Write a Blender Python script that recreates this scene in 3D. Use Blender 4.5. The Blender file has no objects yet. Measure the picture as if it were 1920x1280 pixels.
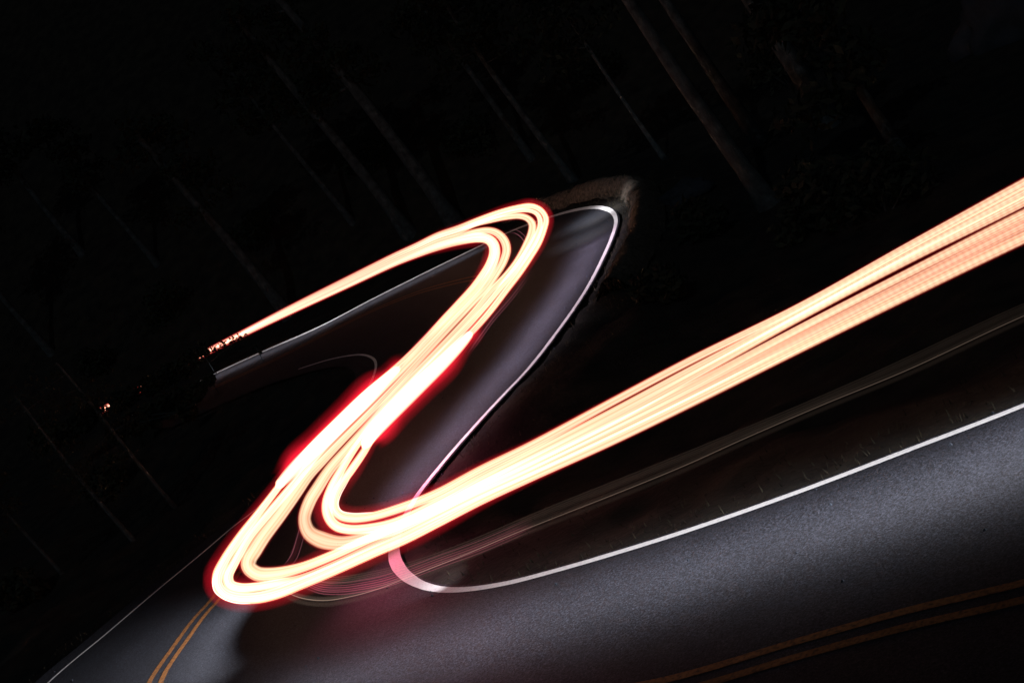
import bpy, bmesh, math, random
import numpy as np
from mathutils import Vector, Matrix, noise
random.seed(7); RNG = np.random.default_rng(7)
R = math.radians
scene = bpy.context.scene
COL = scene.collection

# ------------------------------------------------------------------ camera
CAM_H = 5.2
F_PX = 2700.0                                  # focal length in pixels of a 1920 wide picture
PITCH, ROLL = R(11.8), R(29.3)
FWD = Vector((0, math.cos(PITCH), -math.sin(PITCH)))
UP0 = Vector((0, math.sin(PITCH), math.cos(PITCH)))
RT0 = Vector((1, 0, 0))
C_RT = (RT0 * math.cos(ROLL) - UP0 * math.sin(ROLL)).normalized()
C_UP = (RT0 * math.sin(ROLL) + UP0 * math.cos(ROLL)).normalized()
cam_d = bpy.data.cameras.new('camera')
cam = bpy.data.objects.new('camera', cam_d); COL.objects.link(cam)
cam.matrix_world = Matrix(((C_RT.x, C_UP.x, -FWD.x, 0), (C_RT.y, C_UP.y, -FWD.y, 0),
                           (C_RT.z, C_UP.z, -FWD.z, CAM_H), (0, 0, 0, 1)))
cam_d.sensor_width = 36; cam_d.lens = F_PX / 1920 * 36; cam_d.clip_end = 2000; cam_d.clip_start = 0.1
scene.camera = cam

# ------------------------------------------------------------------ night sky, moon, exposure
w = bpy.data.worlds.new('World'); scene.world = w; w.use_nodes = True
nt = w.node_tree; nt.nodes.clear()
sky = nt.nodes.new('ShaderNodeTexSky'); sky.sky_type = 'NISHITA'; sky.sun_disc = False
sky.sun_elevation = R(28); sky.sun_rotation = R(200)
bg = nt.nodes.new('ShaderNodeBackground'); bg.inputs['Strength'].default_value = 0.003
wo = nt.nodes.new('ShaderNodeOutputWorld')
nt.links.new(sky.outputs[0], bg.inputs[0]); nt.links.new(bg.outputs[0], wo.inputs[0])
sl = bpy.data.lights.new('moon', 'SUN'); sl.energy = 0.095; sl.angle = R(0.5); sl.color = (.75, .88, 1)
moon = bpy.data.objects.new('moon', sl); COL.objects.link(moon)
moon.rotation_euler = (R(52), 0, R(-20))
vs = scene.view_settings
vs.view_transform = 'Standard'; vs.look = 'None'; vs.exposure = 0; vs.gamma = 1; vs.use_curve_mapping = False
scene.cycles.transparent_max_bounces = 200
scene.cycles.max_bounces = 5; scene.cycles.diffuse_bounces = 2; scene.cycles.glossy_bounces = 2
scene.cycles.sample_clamp_indirect = 2.0

# ------------------------------------------------------------------ helpers
def px(x, y, h=0.0):
    """point of the level h metres above the road that the photograph shows at pixel x, y (1920 x 1280)"""
    d = C_RT * (x - 960) + C_UP * (640 - y) + FWD * F_PX
    k = (h - CAM_H) / d.z
    return Vector((d.x * k, d.y * k, h))
def dist(p): return (p - Vector((0, 0, CAM_H))).dot(FWD)
def catmull(pts, step):
    """smooth curve through rows of numbers, resampled by the first two columns"""
    P = np.array(pts, float); out = []
    Q = np.vstack([2 * P[0] - P[1], P, 2 * P[-1] - P[-2]])
    for i in range(1, len(Q) - 2):
        p0, p1, p2, p3 = Q[i-1:i+3]
        # centripetal parametrisation keeps tight bends free of loops
        d = [max(np.linalg.norm((b - a)[:2]), 1e-6) ** .5 for a, b in ((p0, p1), (p1, p2), (p2, p3))]
        t0, t1 = 0, d[0]; t2 = t1 + d[1]; t3 = t2 + d[2]
        n = max(2, int(np.linalg.norm((p2 - p1)[:2]) / step) + 1)
        for t in np.linspace(t1, t2, n, endpoint=False):
            A1 = (t1-t)/(t1-t0)*p0 + (t-t0)/(t1-t0)*p1
            A2 = (t2-t)/(t2-t1)*p1 + (t-t1)/(t2-t1)*p2
            A3 = (t3-t)/(t3-t2)*p2 + (t-t2)/(t3-t2)*p3
            B1 = (t2-t)/(t2-t0)*A1 + (t-t0)/(t2-t0)*A2
            B2 = (t3-t)/(t3-t1)*A2 + (t-t1)/(t3-t1)*A3
            out.append((t2-t)/(t2-t1)*B1 + (t-t1)/(t2-t1)*B2)
    out.append(P[-1])
    return np.array(out)
def mesh_obj(name, verts, faces, mat, parent=None, smooth=False):
    me = bpy.data.meshes.new(name); me.from_pydata([tuple(v) for v in verts], [], faces); me.update()
    if mat: me.materials.append(mat)
    if smooth: me.polygons.foreach_set('use_smooth', [True] * len(me.polygons))
    o = bpy.data.objects.new(name, me); COL.objects.link(o)
    if parent: o.parent = parent
    return o
def empty(name, loc=(0, 0, 0)):
    o = bpy.data.objects.new(name, None); COL.objects.link(o); o.location = loc; o.empty_display_size = .2
    return o
def tag(o, label=None, cat=None, group=None, kind=None):
    if label: o['label'] = label
    if cat: o['category'] = cat
    if group: o['group'] = group
    if kind: o['kind'] = kind
    return o
def nodes(name):
    m = bpy.data.materials.new(name); m.use_nodes = True; n = m.node_tree
    for x in list(n.nodes): n.nodes.remove(x)
    return m, n, n.nodes, n.links
def pbr(name, ramp, scale=5, detail=6, rough=.9, bump=.3, bscale=None, spec=.3, extra=None):
    m, n, N, L = nodes(name)
    out = N.new('ShaderNodeOutputMaterial'); b = N.new('ShaderNodeBsdfPrincipled')
    L.new(b.outputs[0], out.inputs[0])
    tc = N.new('ShaderNodeTexCoord'); no = N.new('ShaderNodeTexNoise')
    no.inputs['Scale'].default_value = scale; no.inputs['Detail'].default_value = detail
    L.new(tc.outputs['Object'], no.inputs['Vector'])
    cr = N.new('ShaderNodeValToRGB'); e = cr.color_ramp.elements
    e[0].position, e[0].color = ramp[0][0], (*ramp[0][1], 1)
    e[1].position, e[1].color = ramp[-1][0], (*ramp[-1][1], 1)
    for p_, c_ in ramp[1:-1]:
        q = e.new(p_); q.color = (*c_, 1)
    L.new(no.outputs[0], cr.inputs[0]); L.new(cr.outputs[0], b.inputs['Base Color'])
    b.inputs['Roughness'].default_value = rough; b.inputs['Specular IOR Level'].default_value = spec
    if bump:
        n2 = N.new('ShaderNodeTexNoise'); n2.inputs['Scale'].default_value = bscale or scale * 6
        n2.inputs['Detail'].default_value = 4
        L.new(tc.outputs['Object'], n2.inputs['Vector'])
        bp = N.new('ShaderNodeBump'); bp.inputs['Strength'].default_value = bump; bp.inputs['Distance'].default_value = .02
        L.new(n2.outputs[0], bp.inputs['Height']); L.new(bp.outputs[0], b.inputs['Normal'])
    return m

# ------------------------------------------------------------------ materials
def asphalt_mat():
    m, n, N, L = nodes('asphalt')
    out = N.new('ShaderNodeOutputMaterial'); b = N.new('ShaderNodeBsdfPrincipled'); L.new(b.outputs[0], out.inputs[0])
    tc = N.new('ShaderNodeTexCoord')
    fine = N.new('ShaderNodeTexNoise'); fine.inputs['Scale'].default_value = 55; fine.inputs['Detail'].default_value = 3
    fine.inputs['Roughness'].default_value = .8
    grain = N.new('ShaderNodeTexVoronoi'); grain.inputs['Scale'].default_value = 75
    big = N.new('ShaderNodeTexNoise'); big.inputs['Scale'].default_value = .8; big.inputs['Detail'].default_value = 5
    med = N.new('ShaderNodeTexNoise'); med.inputs['Scale'].default_value = 26; med.inputs['Detail'].default_value = 2
    for q in (fine, grain, big, med): L.new(tc.outputs['Object'], q.inputs['Vector'])
    cr = N.new('ShaderNodeValToRGB'); e = cr.color_ramp.elements
    e[0].position, e[0].color = .33, (.0045, .0062, .0088, 1)
    e[1].position, e[1].color = .68, (.0245, .0262, .034, 1)
    L.new(fine.outputs[0], cr.inputs[0])
    sp = N.new('ShaderNodeSeparateColor'); L.new(grain.outputs['Color'], sp.inputs[0])
    mr = N.new('ShaderNodeMapRange'); mr.inputs['From Min'].default_value = 0; mr.inputs['From Max'].default_value = 1
    mr.inputs['To Min'].default_value = .25; mr.inputs['To Max'].default_value = 1.9
    L.new(sp.outputs[0], mr.inputs[0])
    mb = N.new('ShaderNodeMapRange'); mb.inputs['From Min'].default_value = .3; mb.inputs['From Max'].default_value = .7
    mb.inputs['To Min'].default_value = .8; mb.inputs['To Max'].default_value = 1.2
    L.new(big.outputs[0], mb.inputs[0])
    mul = N.new('ShaderNodeMath'); mul.operation = 'MULTIPLY'; L.new(mr.outputs[0], mul.inputs[0]); L.new(mb.outputs[0], mul.inputs[1])
    mm = N.new('ShaderNodeMapRange'); mm.inputs['From Min'].default_value = .3; mm.inputs['From Max'].default_value = .7
    mm.inputs['To Min'].default_value = .66; mm.inputs['To Max'].default_value = 1.36; L.new(med.outputs[0], mm.inputs[0])
    mu2 = N.new('ShaderNodeMath'); mu2.operation = 'MULTIPLY'; L.new(mul.outputs[0], mu2.inputs[0]); L.new(mm.outputs[0], mu2.inputs[1]); mul = mu2
    vm = N.new('ShaderNodeVectorMath'); vm.operation = 'SCALE'; L.new(cr.outputs[0], vm.inputs[0]); L.new(mul.outputs[0], vm.inputs['Scale'])
    L.new(vm.outputs[0], b.inputs['Base Color'])
    b.inputs['Roughness'].default_value = .75; b.inputs['Specular IOR Level'].default_value = .25
    bp = N.new('ShaderNodeBump'); bp.inputs['Strength'].default_value = .5; bp.inputs['Distance'].default_value = .006
    L.new(fine.outputs[0], bp.inputs['Height']); L.new(bp.outputs[0], b.inputs['Normal'])
    return m
ASPHALT = asphalt_mat()
WHITE = pbr('white_road_paint', [(.25, (.6, .6, .6)), (.5, (.8, .8, .79)), (1, (.85, .85, .84))], 30, 5, .6, .1)
YELLOW = pbr('yellow_road_paint', [(.3, (.05, .02, .006)), (.55, (.2, .08, .02)), (1, (.27, .12, .035))], 25, 6, .7, .2)
DIRT = pbr('ground', [(.3, (.008, .007, .006)), (.5, (.018, .016, .012)), (.75, (.032, .028, .02))], 2.2, 8, .95, .8, 14)
GRAVEL = pbr('verge_gravel', [(.3, (.025, .021, .016)), (.55, (.08, .07, .055)), (.8, (.15, .13, .1))], 14, 8, .95, 1.0, 40)
BARK = pbr('bark', [(.3, (.018, .025, .028)), (.6, (.05, .066, .072)), (.8, (.08, .1, .11))], 6, 8, .95, .8, 22)
LEAF = pbr('leaves', [(.3, (.007, .01, .007)), (.6, (.016, .023, .013)), (.8, (.028, .037, .021))], 3, 4, .8, 0)
GRASS = pbr('dry_grass', [(.3, (.02, .018, .011)), (.6, (.05, .045, .028)), (.8, (.09, .08, .05))], 4, 4, .9, 0)
ROCK = pbr('rock', [(.3, (.015, .02, .028)), (.6, (.03, .038, .05)), (.8, (.05, .06, .075))], 2, 8, .9, .8, 9)

# ------------------------------------------------------------------ road lines (as ground points)
white_px = [(2500, 505), (2200, 640), (1920, 760), (1700, 845), (1500, 921), (1300, 991), (1160, 1035), (1040, 1070), (950, 1093), (880, 1104),
            (830, 1105), (790, 1096), (758, 1076), (742, 1052), (739, 1028), (746, 998), (760, 968), (785, 925),
            (830, 868), (880, 810), (935, 750), (990, 692), (1050, 615), (1098, 545), (1132, 480), (1150, 437), (1155, 415),
            (1150, 400), (1137, 392), (1112, 389), (1075, 395), (1035, 406), (960, 433), (880, 471), (800, 510), (700, 560), (600, 612),
            (500, 656), (410, 697), (330, 737), (200, 803)]
white_c = catmull([tuple(px(x, y))[:2] for x, y in white_px], .15)
edge_px = [(90, 1280), (200, 1187), (300, 1102), (380, 1036), (440, 985), (477, 957), (535, 902), (600, 833),
           (650, 778), (688, 730), (700, 706), (705, 684), (698, 671), (673, 665), (622, 673), (578, 686), (520, 706), (450, 735), (330, 790)]
yel_px = [(290, 1280), (340, 1203), (375, 1155), (405, 1122), (440, 1075), (480, 1015), (525, 955), (575, 893), (640, 822), (700, 757),
          (760, 692), (820, 627), (870, 572), (898, 540), (903, 527), (890, 522), (850, 530), (780, 550), (700, 582), (650, 606), (620, 621), (520, 672), (400, 727)]
near_y = [(2500, 955), (2200, 1030), (1920, 1108), (1700, 1160), (1500, 1215), (1240, 1290)]
yp = [tuple(px(x, y))[:2] for x, y in near_y]
yq = [tuple(px(x, y))[:2] for x, y in yel_px]
# outside the frame the centre line swings round the first hairpin
mid = [(-1.8, 11.6), (-3.4, 12.6), (-4.9, 14.2), (-5.8, 16.0)]
yellow_c = catmull(yp + mid + yq, .15)
eq = [tuple(px(x, y))[:2] for x, y in edge_px]
edge_c = catmull([(14, 2.0), (7, 4.6), (2, 6.4), (-2.5, 8.4), (-6, 11), (-8.3, 14.3), (-9.0, 17.5)] + eq, .15)
def offset_line(c, off):
    t = np.gradient(c, axis=0); t /= np.linalg.norm(t, axis=1)[:, None] + 1e-9
    return c + np.stack([-t[:, 1], t[:, 0]], 1) * np.asarray(off).reshape(-1, 1)
def ribbon(name, c, w, z, mat, wob=0.006, far=1.0):
    t = np.arange(len(c)); wa = np.interp(c[:, 1], [31, 35], [w, w * far]) / 2 * (1 + (far > 1) * .85 * np.exp(-((c[:, 0] + 2.5) ** 2 + (c[:, 1] - 17) ** 2) / 2.5)) * (1 + wob * 10 * RNG.normal(size=len(c)) * .3)
    a = offset_line(c, wa); b = offset_line(c, -wa)
    v = [(p[0], p[1], z) for p in a] + [(p[0], p[1], z) for p in b]; n = len(c)
    return mesh_obj(name, v, [(i, i + 1, n + i + 1, n + i) for i in range(n - 1)], mat)

# asphalt: one sheet from just outside the white line to just outside the far edge line
from mathutils.geometry import tessellate_polygon
def simplify(c, off):
    o = offset_line(c, off); return o[::2]
# positive offset = left of travel (travel: right to left on the near leg)
A = simplify(white_c, -.09); B = simplify(edge_c, .5)
def unloop(c):
    """drop the samples an inward offset folds back"""
    out = [c[0]]
    for i in range(1, len(c)):
        out.append(c[i])
    return np.array(out)
verts = []; faces = []
poly = [Vector((p[0], p[1], 0)) for p in A] + [Vector((p[0], p[1], 0)) for p in B[::-1]]
tris = tessellate_polygon([poly])
road = mesh_obj('road', poly, [tuple(t) for t in tris], ASPHALT); tag(road, 'dark asphalt mountain road folding through two hairpin bends', kind='structure')
bm = bmesh.new(); bm.from_mesh(road.data); bmesh.ops.recalc_face_normals(bm, faces=bm.faces)
for f in bm.faces:
    if f.normal.z < 0: f.normal_flip()
bm.to_mesh(road.data); bm.free()
l1 = ribbon('edge_line', white_c, .088, .004, WHITE, far=2.2); tag(l1, 'solid white edge line on the right of the lit lane', kind='structure')
cut_i = int(np.argmin(np.linalg.norm(edge_c - np.array(px(556, 693))[:2], axis=1)))
l2 = ribbon('edge_line', edge_c[:cut_i], .06, .004, WHITE); tag(l2, 'dim white edge line along the unlit lane', kind='structure')
for off, lab in ((.11, 'yellow centre line nearest the unlit lane'), (-.11, 'yellow centre line nearest the lit lane')):
    tag(ribbon('centre_line', offset_line(yellow_c, off), .095, .004, YELLOW), lab, kind='structure')

# ------------------------------------------------------------------ ground
def dist_poly(P, C):
    best = np.full(len(P), 1e9); C = C[::3]
    for i in range(0, len(P), 4000):
        d = np.sqrt(((P[i:i+4000, None, :] - C[None]) ** 2).sum(2)).min(1); best[i:i+4000] = d
    return best
def inside(P, poly):
    r = np.zeros(len(P), bool); x, y = P[:, 0], P[:, 1]; n = len(poly); j = n - 1
    for i in range(n):
        xi, yi = poly[i]; xj, yj = poly[j]
        c = ((yi > y) != (yj > y)) & (x < (xj - xi) * (y - yi) / (yj - yi + 1e-12) + xi)
        r ^= c; j = i
    return r
ROADPOLY = np.array([(p.x, p.y) for p in poly])
berm_c = catmull([tuple(px(x, y))[:2] for x, y in ((960, 402), (1035, 381), (1100, 361), (1150, 349), (1177, 347), (1195, 356), (1205, 374), (1209, 398), (1205, 430), (1185, 480), (1150, 545))], .3)
def axis(lo, hi, step, far, g=1.25):
    a = list(np.arange(lo, hi + 1e-6, step)); s = step
    while a[-1] < far: s *= g; a.append(a[-1] + s)
    s = step
    while a[0] > -far: s *= g; a.insert(0, a[0] - s)
    return np.array(a)
gx = axis(-24, 20, .22, 900); gy = axis(4, 62, .22, 900)
XX, YY = np.meshgrid(gx, gy); P = np.stack([XX.ravel(), YY.ravel()], 1)
near = (np.abs(P[:, 0]) < 60) & (P[:, 1] > -20) & (P[:, 1] < 110)
dr = np.full(len(P), 50.0); db = np.full(len(P), 50.0)
dr[near] = dist_poly(P[near], ROADPOLY); db[near] = dist_poly(P[near], berm_c)
ins = inside(P, ROADPOLY)
dr[ins] = 0
Z = np.where(ins, -.06, -.05)
rough = np.array([noise.fractal(Vector((p[0] * .35, p[1] * .35, 0)), 1, 2.1, 5) for p in P])
fine = np.array([noise.fractal(Vector((p[0] * 1.7, p[1] * 1.7, 3)), .8, 2.1, 3) for p in P])
k = np.clip(dr / 1.2, 0, 1)
Z = Z - np.where(ins, 0, .5 * np.clip((dr - .25) / 2.5, 0, 1) ** 1.2)
Z = Z + k * (rough * .22 + fine * .07) * np.where(ins, 0, 1)
berm = .16 * np.exp(-(db / .3) ** 2) * (1 + .35 * fine) * np.where(ins, 0, 1)
Z = Z + berm
# the wooded hillside behind the far leg
hill = np.clip((YY.ravel() - 46 + .28 * XX.ravel()) / 60, 0, 1.6)
Z = Z + np.where(dr > 2, hill ** 1.15 * 46 * np.clip((dr - 2) / 8, 0, 1), 0)
Z = np.where(near | (YY.ravel() > 0), Z, -1.5)
nx, ny = len(gx), len(gy)
gf = [(j * nx + i, j * nx + i + 1, (j + 1) * nx + i + 1, (j + 1) * nx + i) for j in range(ny - 1) for i in range(nx - 1)]
ground = mesh_obj('ground', np.stack([P[:, 0], P[:, 1], Z], 1), gf, DIRT, smooth=True)
tag(ground, 'dark rough ground and wooded hillside around the road', kind='structure')
def ground_z(x, y):
    i = int(np.clip(np.searchsorted(gx, x) - 1, 0, nx - 2)); j = int(np.clip(np.searchsorted(gy, y) - 1, 0, ny - 2))
    return float(Z[j * nx + i])
# gravel bank beyond the far bend
bn = []
for o_, zz in ((-.42, -.1), (-.27, .1), (-.13, .2), (0, .24), (.13, .2), (.27, .08), (.42, -.12)):
    bn.append((offset_line(berm_c, o_), zz))
bv = []; bf = []; nb = len(berm_c)
for q, zz in bn:
    for i, p in enumerate(q):
        bv.append((p[0] + RNG.normal() * .02, p[1] + RNG.normal() * .02, zz + RNG.normal() * .018 + .02 * math.sin(i * .5)))
for a in range(len(bn) - 1):
    for i in range(nb - 1): bf.append((a * nb + i, a * nb + i + 1, (a + 1) * nb + i + 1, (a + 1) * nb + i))
tag(mesh_obj('gravel_verge', bv, bf, GRAVEL, smooth=True), 'low gravel bank outside the far hairpin bend', kind='structure')

# ------------------------------------------------------------------ light trails
def glow_mat(name, color, power, strength):
    """thin glowing gas: brightness follows the path length through the round trail"""
    m, n, N, L = nodes(name)
    out = N.new('ShaderNodeOutputMaterial'); add = N.new('ShaderNodeAddShader'); tr = N.new('ShaderNodeBsdfTransparent')
    em = N.new('ShaderNodeEmission'); em.inputs[0].default_value = (*color, 1)
    L.new(em.outputs[0], add.inputs[0]); L.new(tr.outputs[0], add.inputs[1]); L.new(add.outputs[0], out.inputs[0])
    ge = N.new('ShaderNodeNewGeometry'); at = N.new('ShaderNodeAttribute'); at.attribute_name = 'tang'
    gl = N.new('ShaderNodeAttribute'); gl.attribute_name = 'glow'
    def M(op, a, b=None, c=None):
        q = N.new('ShaderNodeMath'); q.operation = op
        for i_, s_ in enumerate((a, b, c)):
            if s_ is None: continue
            if isinstance(s_, (int, float)): q.inputs[i_].default_value = s_
            else: L.new(s_, q.inputs[i_])
        return q.outputs[0]
    def D(a, b):
        q = N.new('ShaderNodeVectorMath'); q.operation = 'DOT_PRODUCT'; L.new(a, q.inputs[0]); L.new(b, q.inputs[1]); return q.outputs['Value']
    ti = D(at.outputs['Vector'], ge.outputs['Incoming']); ni = M('ABSOLUTE', D(ge.outputs['Normal'], ge.outputs['Incoming']))
    s = M('SQRT', M('MAXIMUM', M('SUBTRACT', 1, M('MULTIPLY', ti, ti)), .02))
    u = M('MINIMUM', M('DIVIDE', ni, s), 1)
    sx = N.new('ShaderNodeSeparateXYZ'); L.new(ge.outputs['Incoming'], sx.inputs[0])
    cut = N.new('ShaderNodeMapRange'); cut.inputs['From Min'].default_value = -.45; cut.inputs['From Max'].default_value = .02
    cut.inputs['To Min'].default_value = .045; cut.inputs['To Max'].default_value = 1.0   # lamps throw their light level, little of it down
    L.new(sx.outputs[2], cut.inputs[0])
    pr = M('MULTIPLY', M('POWER', u, power), cut.outputs[0])
    st = M('MULTIPLY', M('MULTIPLY', pr, gl.outputs['Fac']), M('SUBTRACT', strength, M('MULTIPLY', ge.outputs['Backfacing'], strength)))
    L.new(st, em.inputs[1])
    return m
CORE = glow_mat('tail_light_glow', (2.1, 1.36, .74), .8, 1.0)
FIL = glow_mat('bright_tail_light_glow', (1.2, 1.0, .82), 1.0, 1.0)
HALO = glow_mat('red_tail_light_haze', (1.0, .012, .035), 2.7, 1.0)
BRAKE = glow_mat('brake_light_glow', (2.2, .9, .62), 1.4, 1.0)
WIDEP = glow_mat('soft_pink_glow', (1.0, .12, .22), 2.6, 1.0)
WIDE = glow_mat('soft_faint_glow', (1.0, .72, .55), 2.6, 1.0)
FAINT = glow_mat('faint_reflector_glow', (1.0, .72, .55), 1.0, 1.0)
PINK = glow_mat('faint_pink_glow', (1.0, .3, .4), 1.0, 1.0)

def tube(name, rows, h, mat, parent, off=0.0, wmul=1.0, wadd=0.0, gmul=1.0, step=7, seg=12, wob=0.0, flick=0.0, caps=4):
    """rows: x, y, width in photo pixels, glow; laid on the level h above the road"""
    c = catmull(rows, step); n = len(c)
    t = np.gradient(c[:, :2], axis=0); t /= np.linalg.norm(t, axis=1)[:, None] + 1e-9
    nrm = np.stack([-t[:, 1], t[:, 0]], 1)
    wv = wob * np.sin(np.arange(n) * step / 210.0 + off * 9 + h * 40)
    q = c[:, :2] + nrm * ((off + wv) * c[:, 2])[:, None]
    pts = [px(a, b, h) for a, b in q]
    rad = [max(.35, (c[i, 2] * wmul + wadd)) / 2 * dist(pts[i]) / F_PX for i in range(n)]
    for i in range(min(caps, n // 3)):
        rad[i] *= (i + .3) / caps; rad[-1 - i] *= (i + .3) / caps
    loc = parent.location if parent else Vector((0, 0, 0))
    V = []; T = []; G = []
    for i in range(n):
        d = (pts[min(i + 1, n - 1)] - pts[max(i - 1, 0)]).normalized()
        s = d.cross(Vector((0, 0, 1))).normalized(); u = s.cross(d)
        g = c[i, 3] * gmul
        if flick and i % 2: g *= 1 - flick * min(1, max(0, (q[i, 0] - 1250) / 500))
        for k_ in range(seg):
            a = 2 * math.pi * k_ / seg
            V.append(pts[i] - loc + (s * math.cos(a) + u * math.sin(a)) * rad[i]); T.append(d); G.append(max(g, 0))
    F = []
    for i in range(n - 1):
        for k_ in range(seg):
            a = i * seg + k_; b = i * seg + (k_ + 1) % seg
            F.append((a, b, b + seg, a + seg))
    o = mesh_obj(name, V, F, mat, parent, smooth=True)
    me = o.data
    a = me.attributes.new('tang', 'FLOAT_VECTOR', 'POINT'); a.data.foreach_set('vector', [x for v in T for x in v])
    a = me.attributes.new('glow', 'FLOAT', 'POINT'); a.data.foreach_set('value', G)
    bm = bmesh.new(); bm.from_mesh(me); bmesh.ops.recalc_face_normals(bm, faces=bm.faces); bm.to_mesh(me); bm.free()
    return o
# glow per station: dim peach on the straights, burnt out in the first bend
LEG1 = [(2250, .72), (1920, .74), (1700, .78), (1500, .82), (1300, .9), (1000, 1.15)]
Ra = [(2250,163,19,.78),(1920,344,17,.78),(1700,464,14,.8),(1500,575,13,.85),(1300,673,13,.95),(1150,752,13,1.05),(1000,833,15,1.2),(900,882,16,1.4),(820,925,17,1.6),
      (753,951,16,1.7),(695,968,15,1.8),(660,971,16,1.9),(638,966,16,2),(626,952,16,2),(627,932,15,1.9),(636,912,14,1.8),(659,880,14,1.7),(680,850,13,1.5),(700,818,12,1.3),(735,775,12,1.2),
      (785,722,11,1.1),(835,672,11,1.1),(879,628,11,1.1),(915,588,11,1.1),(952,540,11,1.1),(975,510,11,1.2),(995,480,11,1.3),(1010,455,11,1.3),(1020,430,10,1.35),(1024,412,9.5,1.35),
      (1018,398,9,1.35),(1006,389,9,1.3),(993,386,9,1.3),(969,389,8,1.2),(938,397,8,1.1),(899,411,8,1),(860,426,7,.95),(820,440,7,.9),(780,459,7,.85),(740,477,6,.8),(652,521,6,.75),(540,577,5,.7),(460,619,5,.68),(380,661,4,.6),(260,728,4,.6),(100,815,4,.6)]
Rb = [(2250,186,18,.72),(1920,361,17,.72),(1700,478,14,.74),(1500,587,13,.8),(1300,692,15,.9),(1150,772,15,1.0),(1000,849,16,1.2),(900,900,17,1.5),(820,943,18,1.8),
      (743,979,18,2),(700,989,17,2),(655,992,17,2.1),(630,985,18,2.1),(616,968,18,2.1),(613,945,18,2),(622,915,17,1.9),(640,880,14,1.6),(665,840,12,1.4),(688,808,12,1.3),(722,768,12,1.2),
      (772,716,11,1.1),(820,668,11,1.1),(868,620,11,1.1),(903,582,10,1.1),(938,540,10,1.1),(962,510,11,1.3),(984,480,12,1.4),(1002,452,12,1.4),(1012,428,10,1.3),(1013,413,9,1.3),
      (1008,402,8,1.2),(998,396,7,1.2),(985,394,7,1.2),(965,396,7,1.1),(935,404,7,1),(899,417,7,.9),(860,431,7,.85),(820,444,7,.8),(780,463,6,.8),(740,481,6,.75),(652,525,5,.7),(540,580,5,.65),(460,621,5,.6),(380,663,4,.6),(260,730,4,.6),(100,817,4,.6)]
Rc = [(2250,203,18,.68),(1920,377,18,.7),(1700,488,15,.72),(1500,594.5,13,.77),(1300,706,14,.8),(1150,788,15,.9),(1000,862,16,1),(900,911,18,1.1),(820,953,20,1.2),
      (743,990,20,1),(690,1006,20,.9),(641,1017,24,.85),(605,1012,30,.85),(580,998,26,.85),(571,973,22,.85),(580,941,22,.85),(597,912,21,.85),(618,880,19,.85),(655,837,16,.85),(700,785,13,.85),
      (720,760,12,.85),(760,717,12,.8),(805,672,11,.8),(850,625,10,.8),(888,584,10,.8),(925,540,10,.8),(950,515,11,.85),(970,490,12,.85),(986,462,13,.9),(997,437,14,.9),(998,420,13,.9),
      (990,410,11,.9),(975,405,10,.9),(950,407,9,.9),(920,413,9,.85),(890,421,8,.8),(860,435,8,.8),(820,448,7,.8),(780,467,6,.75),(740,485,6,.72),(652,528,5,.68),(540,582,5,.62),(460,622,5,.6),(380,664,4,.6),(260,731,4,.6),(100,818,4,.6)]
Lc = [(2250,240,19,.68),(1920,402,18,.7),(1700,513.5,15,.72),(1500,616.5,14.5,.77),(1300,722,15,.85),(1150,797,15,1),(1000,870,16,1.2),(900,916,16,1.3),(820,954,15,1.5),
      (743,987,16,1.6),(690,1010,17,1.9),(620,1042,17,1.8),(563,1064,18,1.5),(510,1076,24,1.1),(483,1075,26,1),(467,1063,26,.95),(467,1048,27,.9),(477,1031,27,.9),(493,1006,26,.85),(527,961,24,.85),
      (556,920,23,.85),(578,890,20,.85),(605,862,17,.85),(640,826,14,.85),(680,786,12,.85),(720,745,11,.85),(760,703,10,.8),(805,655,10,.8),(850,607,10,.8),(882,573,10,.8),(913,540,10,.8),
      (930,515,12,.85),(944,490,14,.85),(950,468,15,.85),(945,450,15,.85),(932,437,13,.85),(915,432,11,.85),(890,435,10,.85),(860,443,9,.85),(820,455,8,.8),(780,472,7,.78),(740,489,6,.75),(652,531,5,.7),(540,584,5,.65),(460,623,5,.62),(380,665,4,.6),(260,732,4,.6),(100,819,4,.6)]
Lb = [(2250,264,21,.6),(1920,422,19,.6),(1700,533,17,.62),(1500,634,15,.65),(1300,737,15,.75),(1150,810,14,.9),(1000,881,14,.95),(900,927,12,.85),(820,966,10,.8),
      (743,1001,9,.75),(700,1021,9,.75),(620,1059,9,.8),(563,1082,10,1.0),(520,1093,15,2),(480,1100,16,2.1),(450,1102,18,2.2),(432,1096,19,2.2),(427,1080,19,2.1),(440,1053,16,1.9),(467,1006,15,1.7),
      (504,961,14,1.6),(535,925,14,1.5),(560,895,13,1.4),(595,852,12,1.3),(640,805,12,1.2),(685,762,11,1.2),(725,722,11,1.1),(760,687,11,1.1),(805,640,11,1.05),(845,598,11,1.05),(873,569,10,1.05),(900,540,10,1.05),
      (917,515,11,1.2),(927,495,11,1.3),(932,473,11,1.4),(929,456,10,1.4),(918,445,9,1.4),(898,441,9,1.35),(870,446,9,1.2),(820,460,8,1),(780,476,7,.9),(740,493,6,.8),(652,535,5,.72),(540,587,5,.68),(460,625,5,.62),(380,666,4,.6),(260,733,4,.6),(100,820,4,.6)]
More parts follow.
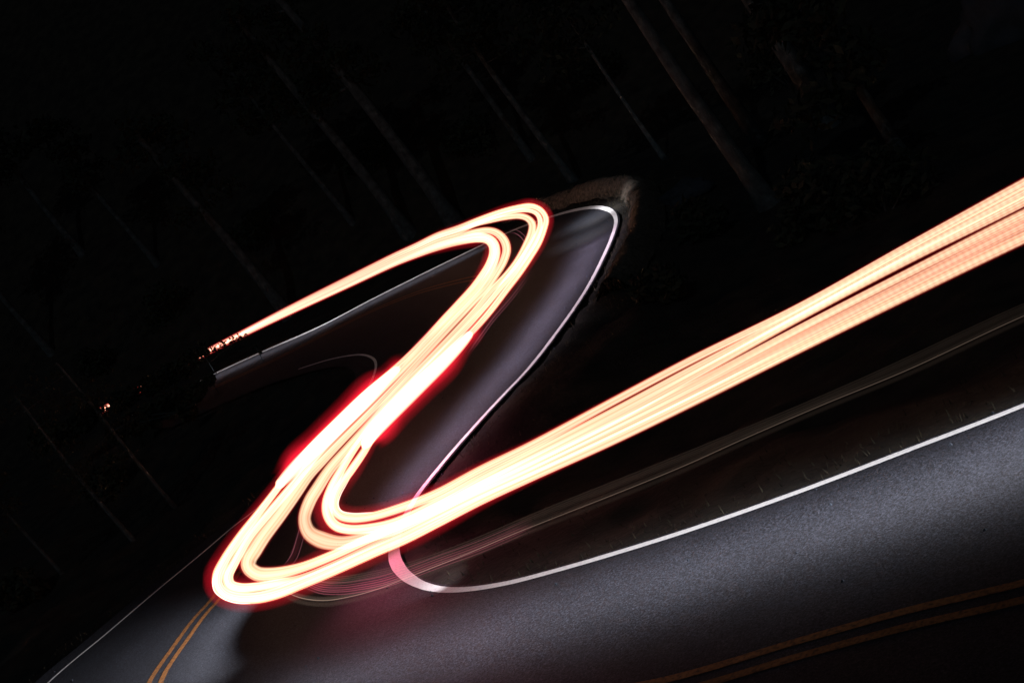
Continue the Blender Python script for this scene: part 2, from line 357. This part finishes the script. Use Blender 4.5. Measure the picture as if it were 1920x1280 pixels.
La = [(2250,292,23,.7),(1920,445,21,.7),(1700,552,19,.74),(1500,651,18,.8),(1300,750,19,.95),(1150,823,18,1.1),(1000,891,17,1.3),(900,937,18,1.6),(820,978,19,1.9),
      (760,1008,20,2),(700,1034,20,2),(620,1070,20,2),(563,1094,20,2),(520,1111,20,2.1),(480,1120,20,2.2),(445,1120,18,2.2),(421,1112,18,2.2),(409,1097,18,2.2),(408,1078,18,2.1),(421,1050,17,1.9),
      (450,1006,15,1.7),(485,961,13,1.6),(515,922,12,1.5),(540,889,12,1.4),(580,840,11,1.3),(630,790,11,1.2),(680,742,11,1.1),(720,708,10,1.1),(760,673,10,1.05),(795,637,10,1),(830,600,10,1),(858,570,10,1),
      (886,540,11,1.1),(905,515,12,1.3),(917,495,12,1.45),(924,475,13,1.5),(922,460,12,1.5),(913,451,11,1.5),(895,449,10,1.4),(860,454,10,1.25),(820,465,9,1.1),(780,480,8,.95),(740,496,7,.85),(652,537,6,.78),(540,589,5,.7),(460,627,5,.62),(380,667,4,.6),(260,734,4,.6),(100,821,4,.6)]
G1 = 'strands of the long tail light trail'
TR = [('right', 'a', Ra, .50, 'cream upper strand of the tail light trail, rounding the far bend outermost', .9),
      ('right', 'b', Rb, .49, 'cream second strand from the top, burnt white inside the near bend', 1.0),
      ('right', 'c', Rc, .48, 'wide pale peach strand looping low inside the near bend', 1.0),
      ('left', 'c', Lc, .48, 'wide peach strand below the dark red gap, middle loop at the far bend', 1.0),
      ('left', 'b', Lb, .49, 'fine lower strand beside the lowest one, white at the near bend tip', 1.0),
      ('left', 'a', La, .50, 'lowest and brightest strand, reaching the leftmost tip of the near bend', 1.0)]
for side, nm, rows, h, lab, k_ in TR:
    e = empty('light_trail', px(rows[20][0], rows[20][1], h))
    tag(e, lab, 'light trail', G1)
    raw = rows
    rows = [(x, y, w_, (g if g < .8 else .8 + (g - .8) * (.38 if y > 600 else .4)) * (.86 if 560 < x < 1420 and y > 600 and not (x < 700 and y < 960) else 1) * (.74 if x < 760 and y < 640 or x < 470 and y < 900 else .8 if x < 880 and y < 500 else 1)) for x, y, w_, g in rows]
    core_rows = [(x, y, w_ * (.74 if x < 800 and y < 640 else 1), max(.0, g - .22) * .92 * k_) for x, y, w_, g in rows]
    tube('glow_body', core_rows, h, CORE, e, wmul=1.05, wadd=1.2, flick=.28)
    for j, (o_, wm, gm) in enumerate(((-.36, .13, .3), (-.2, .2, .34), (.04, .12, .34), (.2, .16, .22), (.37, .12, .34))):
        tube('filament', rows, h, FIL, e, off=o_, wmul=wm, wadd=.6, gmul=gm, seg=8, wob=.07, flick=.2 if j == 1 else 0)
    hr = [(x, y, w_, .42 + .34 * max(0, g - .8)) for x, y, w_, g in raw]
    tube('red_glow', hr, h, HALO, e, wmul=1.25, wadd=4.5, seg=12)
    hr = [(x, y, (14 if x > 800 or y > 700 else 8) + 44 * min(1, max(0, g - .8) / 1.2), .24 * min(1, max(0, g - .72) * 2)) for x, y, w_, g in raw]
    tube('red_glow', hr, h, HALO, e, wmul=1.0, wadd=0, seg=12, step=10)

    for sn, sr in (('right', [(700,960,2,1.1),(662,962,2,1.1),(640,957,2,1.2),(634,946,2,1.2),(638,928,2,1.1),(656,896,2,1.0)]), ('left', [(403,1072,2,1),(399,1090,2,1.3),(402,1107,2,1.4),(416,1120,2,1.4),(440,1129,2,1.2),(470,1131,2,1)])):
        if nm == 'a' and sn == side: tube('stray_filament', sr, h, FIL, e, wadd=.8, seg=8, step=5)

# brake lights held on while slowing for the far bend
def brake(rows, h, lab):
    e = empty('brake_light_trail', px(rows[3][0], rows[3][1], h)); tag(e, lab, 'light trail', 'brake light trails')
    tube('glow_body', rows, h, BRAKE, e, caps=2, step=5)
    for w0, gg in ((54, .85), (80, .38)):
        tube('red_glow', [(x, y, w0 if 1 < i < len(rows) - 2 else w0 * .7, gg * (1 if 1 < i < len(rows) - 2 else .8 if 0 < i < len(rows) - 1 else .0)) for i, (x, y, w_, g) in enumerate(rows)], h, HALO, e, caps=0, step=6, seg=16)
brake([(750,687,14,1.4),(728,707,20,1.6),(700,733,26,1.7),(650,783,29,1.8),(600,832,29,1.8),(560,870,27,1.8),(533,898,22,1.6),(518,914,15,1.4)], .52, 'white hot brake light streak with red glow on the left side, nearer the bend tip')
brake([(885,622,14,1.6),(866,642,22,1.9),(830,679,28,2.0),(783,724,32,2.1),(740,767,32,2.1),(708,802,28,2),(688,828,21,1.8),(680,840,14,1.6)], .52, 'white hot brake light streak with red glow on the right side, beside the lit lane')

# faint low strands thrown by reflectors and number plates
def faint(rows, h, lab, offs, mat=FAINT, grp='faint low trails', **kw):
    e = empty('faint_light_trail', px(rows[len(rows)//2][0], rows[len(rows)//2][1], h)); tag(e, lab, 'light trail', grp)
    for o_, wm, gm in offs: tube('strand', rows, h, (WIDEP if mat is PINK else WIDE) if wm > 3 else mat, e, off=o_, wmul=1, wadd=wm, gmul=gm, seg=8, step=10, **kw)
low = [(a, b, c, d * (.6 if a > 1000 else .85)) for a, b, c, d in [(2250,455,3,.1),(1920,592,3,.13),(1700,694,3,.14),(1544,758,3,.15),(1400,820,3,.16),(1280,874,3,.17),(1150,927,3,.2),(1040,970,3,.21),(950,1006,3,.22),(880,1036,3,.24),(820,1060,3,.26),(762,1083,3,.3),(710,1103,3,.32),(660,1117,3,.36),(607,1125,3,.4),(560,1119,3,.4),(520,1100,3,.3)]]
faint(low, .2, 'fine brownish streak below the main trail, brightest of the faint ones', [(0, -1.2, 1.0), (1.2, 6, .12), (-2.5, 9, .08)], FAINT)
up = [(2250,440,3,.03),(1920,575,3,.04),(1600,722,3,.06),(1280,856,3,.08),(1040,952,3,.1),(880,1019,3,.12),(800,1049,3,.14),(740,1067,3,.16),(690,1078,3,.2),(640,1086,3,.26),(600,1086,3,.3),(560,1072,3,.2)]
up = [(a, b, c, d * .32) for a, b, c, d in up]
faint(up, .22, 'bundle of very faint parallel threads above the brownish streak', [(-2.6, -1.6, .7), (-1.6, -1.6, .9), (-.6, -1.4, .8), (.5, -1.6, 1), (1.8, -1.4, .9), (0, 12, .14)], FAINT)
fan = [(1000,984,3,.1),(900,1027,3,.14),(820,1056,3,.18),(762,1078,3,.22),(720,1092,3,.24),(680,1100,3,.26),(640,1105,3,.28),(600,1103,3,.34),(565,1088,3,.3)]
faint(fan, .2, 'pink fan of fine threads curving under the near bend', [(-2.8, -1.5, .8), (-1.2, -1.5, 1.0), (0, -1.5, .9), (1.4, -1.5, 1.0), (2.7, -1.6, .8), (4.4, -1.3, .7), (0, 20, .16)], PINK)
arc = [(955,438,3,.1),(965,437,3,.16),(978,446,3,.2),(984,458,3,.2),(982,472,3,.1)]
faint(arc, .3, 'short pink arc between the two loops of the far bend', [(0, -1.2, 1.0), (-2.2, -1.6, .8)], PINK)
rside = [(1000,500,3,.02),(960,555,3,.1),(924,597,3,.16),(897,634,3,.16),(876,664,3,.08)]
faint(rside, .3, 'dim red thread running just right of the far straight strands', [(0, -1, 1.0), (-1.5, -1.4, .7), (0, 9, .2)], PINK)
inn = [(570,960,3,.05),(556,1010,3,.14),(546,1040,3,.18),(530,1062,3,.18)]
faint(inn, .25, 'faint magenta thread in the dark gap inside the near bend', [(0, -1, 1.0), (-4.0, -1.2, .8), (-1, 14, .12)], PINK)

# ------------------------------------------------------------------ headlamps sweeping the lane
HL = (.97, .94, 1.0)
def spot(a, b, ha, energy, ang=70, blend=1.0, col=HL, cut=None, rad=.05):
    l = bpy.data.lights.new('lane_lamp', 'SPOT'); l.energy = energy; l.color = col
    l.spot_size = R(ang); l.spot_blend = blend; l.shadow_soft_size = rad
    o = bpy.data.objects.new('lane_lamp', l); COL.objects.link(o)
    p = px(*a, 0); p.z = ha; t = px(*b, 0)
    o.location = p; o.rotation_euler = (t - p).to_track_quat('-Z', 'Y').to_euler()
    return o
def sweep(ridge, spacing, ahead, ha, energy, ang, jitter=.0, col=HL, e_end=1.0):
    c = catmull([tuple(px(x, y))[:2] for x, y in ridge], .1)
    s = np.r_[0, np.cumsum(np.linalg.norm(np.diff(c, axis=0), axis=1))]
    q = 0.0; i_ = 0
    while q + ahead < s[-1]:
        a = Vector((np.interp(q, s, c[:, 0]), np.interp(q, s, c[:, 1]), ha))
        b = Vector((np.interp(q + ahead, s, c[:, 0]), np.interp(q + ahead, s, c[:, 1]), 0))
        l = bpy.data.lights.new('lane_lamp', 'SPOT'); l.energy = energy * (1 + (e_end - 1) * q / s[-1]); l.color = col; l.spot_size = R(ang); l.spot_blend = 1
        l.shadow_soft_size = .05
        o = bpy.data.objects.new('lane_lamp', l); COL.objects.link(o); o.location = a
        o.rotation_euler = (b - a).to_track_quat('-Z', 'Y').to_euler()
        q += spacing; i_ += 1
sweep([(2500, 600), (2200, 730), (1900, 850), (1660, 938), (1364, 1038), (1200, 1092), (1000, 1156), (750, 1240), (520, 1320), (450, 1345)], .35, .8, .95, 84, 97, e_end=.3)
sweep([(730, 960), (785, 885), (845, 815), (915, 735), (975, 665), (1030, 590), (1085, 512), (1116, 450)], .35, .8, .8, 66, 74, col=(1, .79, .97))
sweep([(925, 458), (880, 478), (800, 516), (700, 565), (600, 616), (500, 663), (425, 697), (395, 710)], .35, .7, .6, 27, 80)
def low_cut(o, lo, hi):
    """headlamp beam with a sharp lower edge: nothing falls right under the bumper"""
    l = o.data; l.use_nodes = True; n = l.node_tree; N, L = n.nodes, n.links
    em = [q for q in N if q.type == 'EMISSION'][0]
    ge = N.new('ShaderNodeNewGeometry'); sx = N.new('ShaderNodeSeparateXYZ'); L.new(ge.outputs['Incoming'], sx.inputs[0])
    mr = N.new('ShaderNodeMapRange'); mr.interpolation_type = 'SMOOTHSTEP'
    mr.inputs['From Min'].default_value = lo; mr.inputs['From Max'].default_value = hi; mr.inputs['To Min'].default_value = 0; mr.inputs['To Max'].default_value = 1
    L.new(sx.outputs[2], mr.inputs[0])
    up_ = N.new('ShaderNodeMapRange'); up_.inputs['From Min'].default_value = -.06; up_.inputs['From Max'].default_value = -.02
    up_.inputs['To Min'].default_value = 1; up_.inputs['To Max'].default_value = 0; L.new(sx.outputs[2], up_.inputs[0])
    mu = N.new('ShaderNodeMath'); mu.operation = 'MULTIPLY'; L.new(mr.outputs[0], mu.inputs[0]); L.new(up_.outputs[0], mu.inputs[1]); L.new(mu.outputs[0], em.inputs[1])
low_cut(spot((690, 1062), (345, 1238), .7, 2900, 86, rad=.02), -.36, -.27)
spot((1098, 442), (1108, 434), 1.1, 70, 112)
spot((1112, 408), (1120, 402), 1.1, 100, 112)
# spots added round the near bend: a white one, then red for the tail lamps
spot((900, 1085), (785, 1088), .5, 80, 60)  # white fill added to brighten the edge line at the bend
for a_, b_, e_ in (((770, 930), (770, 930), 38), ((820, 880), (820, 880), 28), ((700, 1060), (770, 1085), 45), ((640, 1120), (760, 1110), 8), ((880, 1150), (900, 1200), 5), ((880, 800), (880, 800), 12)):
    spot(a_, b_, .7, e_, 140, col=(1, .16, .30))  # extra red spots that deepen the tail lamps' cast on tarmac and line
spot((1085, 440), (1170, 350), .9, 90, 80)  # headlight overshoot on the gravel bank

# ------------------------------------------------------------------ trees and undergrowth
TILT = R(8.0)
AX = Vector((-math.sin(TILT), 0, math.cos(TILT)))
def trunk_mesh(name, base, height, r0, r1, parent, bend=.02, seed=0, mat=BARK, axis_=AX):
    rnd = random.Random(seed); n = 16; seg = 10; V = []; F = []
    for i in range(n):
        t = i / (n - 1); c = axis_ * height * t + Vector((math.sin(t * 3 + seed), math.cos(t * 2.3 + seed), 0)) * bend * height * t
        r = r0 + (r1 - r0) * t; r *= 1 + .6 * math.exp(-t * 14)
        for k_ in range(seg):
            a = 2 * math.pi * k_ / seg; rr = r * (1 + .08 * rnd.uniform(-1, 1))
            V.append(c + Vector((math.cos(a) * rr, math.sin(a) * rr, 0)))
    for i in range(n - 1):
        for k_ in range(seg): a = i * seg + k_; b = i * seg + (k_ + 1) % seg; F.append((a, b, b + seg, a + seg))
    return V, F
def limb(V, F, p0, p1, r0, r1, seg=5):
    d = (p1 - p0).normalized(); s = d.orthogonal().normalized(); u = s.cross(d); b0 = len(V)
    for p, r in ((p0, r0), (p1, r1)):
        for k_ in range(seg): a = 2 * math.pi * k_ / seg; V.append(p + (s * math.cos(a) + u * math.sin(a)) * r)
    for k_ in range(seg): F.append((b0 + k_, b0 + (k_ + 1) % seg, b0 + seg + (k_ + 1) % seg, b0 + seg + k_))
def leaves(V, F, c, r, n, size, rnd, flat=1.0):
    for _ in range(n):
        d = Vector((rnd.gauss(0, 1), rnd.gauss(0, 1), rnd.gauss(0, 1) * flat)).normalized() * r * rnd.random() ** .5
        p = c + d; a = Vector((rnd.uniform(-1, 1), rnd.uniform(-1, 1), rnd.uniform(-1, 1))).normalized(); b = a.orthogonal().normalized()
        s = size * rnd.uniform(.6, 1.3); k_ = len(V)
        V += [p - a * s, p + b * s * .45, p + a * s, p - b * s * .45]; F.append((k_, k_ + 1, k_ + 2, k_ + 3))
def tree(base, height, r0, lab, seed, crown=(.45, 1.0), nleaf=1400, spread=1.6, lsize=.13):
    rnd = random.Random(seed)
    e = empty('forest_tree', base); tag(e, lab, 'tree', 'trees of the dark wood')
    V, F = trunk_mesh('trunk', base, height, r0, r0 * .45, e, seed=seed)
    LV, LF = [], []
    for i in range(14):
        t = rnd.uniform(*crown); a = rnd.uniform(0, 6.28); p0 = AX * height * t
        L_ = spread * rnd.uniform(.5, 1.1) * (1.15 - .5 * t)
        p1 = p0 + Vector((math.cos(a), math.sin(a), rnd.uniform(-.1, .5))) * L_
        limb(V, F, p0, p1, r0 * .22, r0 * .06)
        for f_ in (.45, .75, 1.0):
            leaves(LV, LF, p0.lerp(p1, f_), spread * .33, nleaf // 42, lsize, rnd, .6)
    mesh_obj('trunk', V, F, BARK, e, smooth=True); mesh_obj('crown', LV, LF, LEAF, e)
    return e
def base_at(bx, by, y_extra=0.0):
    """foot of a trunk seen at a pixel: on the ground surface along that sight line"""
    d = (C_RT * (bx - 960) + C_UP * (640 - by) + FWD * F_PX).normalized(); o = Vector((0, 0, CAM_H)); t = 15.0
    while t < 200:
        p = o + d * t
        if p.z < ground_z(p.x, p.y): break
        t += .2
    return p
def tree_at(bx, by, wpx, height, lab, seed, **kw):
    p = base_at(bx, by); r = wpx / 2 * dist(p) / F_PX
    p.z -= .15
    return tree(p, height, r, lab, seed, **kw)
tree_at(862, 428, 30, 9.5, 'tall pale grey trunk rising from behind the far straight, clearest in the wood', 1, crown=(.6, 1))
tree_at(770, 440, 24, 9, 'dim thick trunk just left of the clearest pale trunk', 2, crown=(.55, 1))
tree_at(668, 425, 12, 8, 'thin dark trunk left of the thick dim trunk', 3, crown=(.5, 1))
tree_at(1078, 340, 16, 7.5, 'slim pale trunk above the top of the far bend', 4, crown=(.6, 1))
tree_at(1447, 385, 34, 8, 'broad leaning trunk right of the gravel bank, beside the pale rock', 5, crown=(.8, 1))
tree_at(1430, 270, 26, 9, 'greenish trunk behind the broad trunk at the top', 6, crown=(.7, 1))
tree_at(1560, 230, 40, 9, 'wide faint trunk at the top right of the wood', 7, crown=(.7, 1))
tree_at(545, 595, 24, 8, 'grey trunk behind the left end of the far straight', 8, crown=(.6, 1))
tree_at(300, 500, 12, 7, 'thin trunk in the left of the wood, above the lone red sparks', 9, crown=(.6, 1))
tree_at(105, 670, 14, 8, 'thin straight trunk near the left edge of the wood', 10, crown=(.6, 1))
tree_at(160, 480, 14, 7, 'faint crooked trunk upper left of the wood', 11, crown=(.6, 1))
tree_at(1250, 300, 10, 7, 'thin dark trunk behind the gravel bank corner', 12, crown=(.5, 1))
tree_at(1000, 300, 14, 8, 'slender trunk between the pale trunks behind the far bend', 13, crown=(.5, 1))
tree_at(1700, 300, 22, 9, 'dark leafy tree right of the wide faint trunk', 14, crown=(.2, 1), nleaf=2400)
tree_at(120, 1075, 8, 3.2, 'young leafy stem near the lower left corner', 16, crown=(.4, 1), nleaf=500, spread=.7, lsize=.05)
tree_at(260, 1020, 10, 4, 'small tree above the dim edge line at left', 17, crown=(.3, 1), nleaf=700, spread=.9, lsize=.05)
tree_at(330, 950, 9, 4, 'small tree close left of the near bend', 18, crown=(.3, 1), nleaf=700, spread=.9, lsize=.05)

def shrub(p, r, n, lab, seed, size=.1, flat=.7, group='shrubs along the road'):
    rnd = random.Random(seed); e = empty('shrub', p); tag(e, lab, 'shrub', group)
    V, F, SV, SF = [], [], [], []
    for i in range(9):
        a = rnd.uniform(0, 6.28); c = Vector((math.cos(a), math.sin(a), 0)) * r * rnd.uniform(.1, .7) + Vector((0, 0, r * rnd.uniform(.3, 1.0)))
        limb(SV, SF, Vector((0, 0, -.1)), c, .02, .008); leaves(V, F, c, r * .5, n // 9, size, rnd, flat)
    mesh_obj('foliage', V, F, LEAF, e)
    for i_ in range(len(SF) // 5): mesh_obj('stem', SV[i_ * 10:(i_ + 1) * 10], [tuple(q - i_ * 10 for q in f) for f in SF[i_ * 5:(i_ + 1) * 5]], BARK, e)
    return e
for i, (bx, by, r, lab) in enumerate((
        (1560, 420, .9, 'leafy shrub under the broad leaning trunk'), (1660, 400, 1.0, 'large dark shrub at the right of the wood'),
        (1330, 440, .6, 'low shrub right of the gravel bank below the pale rock'), (1250, 560, .5, 'low bush on the dark slope right of the lit lane'),
        (900, 300, 1.2, 'bushy clump behind the top of the far bend'), (700, 330, 1.2, 'bushy clump left of the pale trunks'), (480, 480, 1.1, 'bush at the left end of the wood edge'),
        (330, 600, 1.1, 'bush above the red sparks'), (200, 700, .9, 'bush left of the red sparks'), (90, 850, .9, 'bush at the far left edge'), (220, 930, .8, 'bush halfway down the left slope'),
        (60, 1130, .6, 'bush in the lower left corner'), (1480, 160, 1.2, 'high dark clump near the top right'), (1130, 160, 1.2, 'high dark clump above the far bend'))):
    shrub(base_at(bx, by), r, 900, lab, 40 + i)
# branches that break the end of the trails into sparks
def screen(pts, lab, seed, h):
    """leafy branches standing just in front of the far end of the trails"""
    e0 = px(*pts[0][:2], h); e0 = Vector((0, 0, CAM_H)).lerp(e0, .93); root = Vector((e0.x, e0.y, ground_z(e0.x, e0.y)))
    e = empty('shrub', root); tag(e, lab, 'shrub', 'shrubs along the road'); rnd = random.Random(seed); V, F, SV, SF = [], [], [], []
    last = Vector((0, 0, -.1)) if len(pts) != 5 or pts[0][0] != 452 else Vector((0, 0, CAM_H)).lerp(px(380, 690, h), .93) - root
    for x, y, rp, n, s in pts:
        p = Vector((0, 0, CAM_H)).lerp(px(x, y, h), .93) - root; leaves(V, F, p, rp * dist(p + root) / F_PX, n, s * dist(p + root) / F_PX, rnd)
        limb(SV, SF, last, p, .012, .008); last = p
    mesh_obj('foliage', V, F, LEAF, e)
    for i_ in range(len(SF) // 5): mesh_obj('stem', SV[i_ * 10:(i_ + 1) * 10], [tuple(q - i_ * 10 for q in f) for f in SF[i_ * 5:(i_ + 1) * 5]], BARK, e)
screen([(452, 632, 12, 34, 3.6), (436, 640, 11, 42, 3.6), (420, 648, 11, 46, 3.6), (404, 656, 11, 56, 3.6), (389, 663, 10, 60, 3.6)], 'thin twiggy shrub that breaks the trail end into sparks', 5, .5)
screen([(376, 655, 16, 130, 6), (360, 672, 20, 260, 6), (340, 690, 22, 300, 6), (318, 700, 22, 330, 7), (295, 716, 22, 330, 7), (278, 724, 20, 260, 6), (262, 731, 12, 24, 5), (243, 744, 18, 260, 7),
        (225, 752, 22, 330, 7), (197, 766, 14, 26, 5), (172, 776, 18, 330, 7), (155, 790, 22, 330, 7), (125, 806, 24, 360, 7), (95, 825, 24, 360, 7)], 'dense dark thicket hiding the last of the trail', 6, .5)
screen([(395, 712, 12, 120, 5), (380, 722, 14, 160, 6), (400, 700, 6, 30, 3), (365, 735, 20, 260, 7), (340, 745, 22, 300, 7), (310, 760, 26, 380, 7), (280, 778, 26, 380, 7), (350, 770, 20, 300, 7), (250, 795, 26, 380, 7), (220, 810, 24, 300, 7)], 'dark bush over the far end of the white line', 7, .1)
screen([(478, 650, 5, 26, 3), (488, 660, 4, 22, 3)], 'small twig clump poking over the far white line', 8, .1)

# pale rocks catching the last light
def rock(p, s, lab, seed):
    bm = bmesh.new(); bmesh.ops.create_icosphere(bm, subdivisions=4, radius=1)
    for v in bm.verts:
        k_ = 1 + .35 * noise.fractal(v.co * 1.3 + Vector((seed, 0, 0)), 1, 2, 4)
        v.co = Vector((v.co.x * s[0], v.co.y * s[1], v.co.z * s[2])) * k_
    me = bpy.data.meshes.new('boulder'); bm.to_mesh(me); bm.free(); me.materials.append(ROCK)
    me.polygons.foreach_set('use_smooth', [True] * len(me.polygons))
    o = bpy.data.objects.new('boulder', me); COL.objects.link(o); o.location = p; tag(o, lab, 'boulder', 'pale boulders')
rock(base_at(1290, 372) + Vector((0, 0, .1)), (.55, .4, .28), 'pale blue grey boulder behind the gravel bank', 3)
rock(base_at(1905, 60) + Vector((0, 0, .3)), (1.2, .8, 1.1), 'large dim bluish boulder in the top right corner', 8)

# grass tufts on the verges, one mass
gv, gf2 = [], []
rnd = random.Random(3)
def blade(p, h, lean):
    a = rnd.uniform(0, 6.28); w_ = .008; d = Vector((math.cos(a), math.sin(a), 0)); q = Vector((-d.y, d.x, 0)) * w_; k_ = len(gv)
    gv.extend([p - q, p + q, p + d * lean + Vector((0, 0, h))]); gf2.append((k_, k_ + 1, k_ + 2))
gp = ROADPOLY[RNG.integers(0, len(ROADPOLY), 11000)] + RNG.normal(size=(11000, 2)) * .8
gp = gp[(gp[:, 0] > -20) & (gp[:, 0] < 14) & (gp[:, 1] > 9) & (gp[:, 1] < 46)]
gp = gp[~inside(gp, ROADPOLY)]
for x, y in gp:
    x, y = float(x), float(y)
    blade(Vector((x, y, ground_z(x, y) - .01)), rnd.uniform(.03, .10), rnd.uniform(0, .06))
for _ in range(9000):
    i = rnd.randrange(len(berm_c)); b = berm_c[i]; x, y = b[0] + rnd.gauss(0, .22), b[1] + rnd.gauss(0, .22)
    d = dist_poly(np.array([[x, y]]), berm_c)[0]; z = .24 - .6 * d
    blade(Vector((x, y, max(z, ground_z(x, y)) - .02)), rnd.uniform(.03, .12), rnd.uniform(0, .07))
tag(mesh_obj('grass', gv, gf2, GRASS), 'short dry grass on the road verges', kind='stuff')
# loose stones: a few bright grains on road and slope
sv, sf = [], []
gp = ROADPOLY[RNG.integers(0, len(ROADPOLY), 500)] + RNG.normal(size=(500, 2)); gin = inside(gp, ROADPOLY)
for (x, y), on in zip(gp, gin):
    x, y = float(x), float(y)
    if not (-16 < x < 12 and 8 < y < 42): continue
    s = rnd.uniform(.006, .02); z = .0 if on else ground_z(x, y); k_ = len(sv)
    sv += [Vector((x, y, z + s * 1.2)), Vector((x + s, y, z)), Vector((x, y + s * .8, z)), Vector((x - s, y, z)), Vector((x, y - s, z))]
    sf += [(k_, k_+1, k_+2), (k_, k_+2, k_+3), (k_, k_+3, k_+4), (k_, k_+4, k_+1)]
tag(mesh_obj('gravel', sv, sf, ROCK), 'scattered loose grit on the road and its verges', kind='stuff')
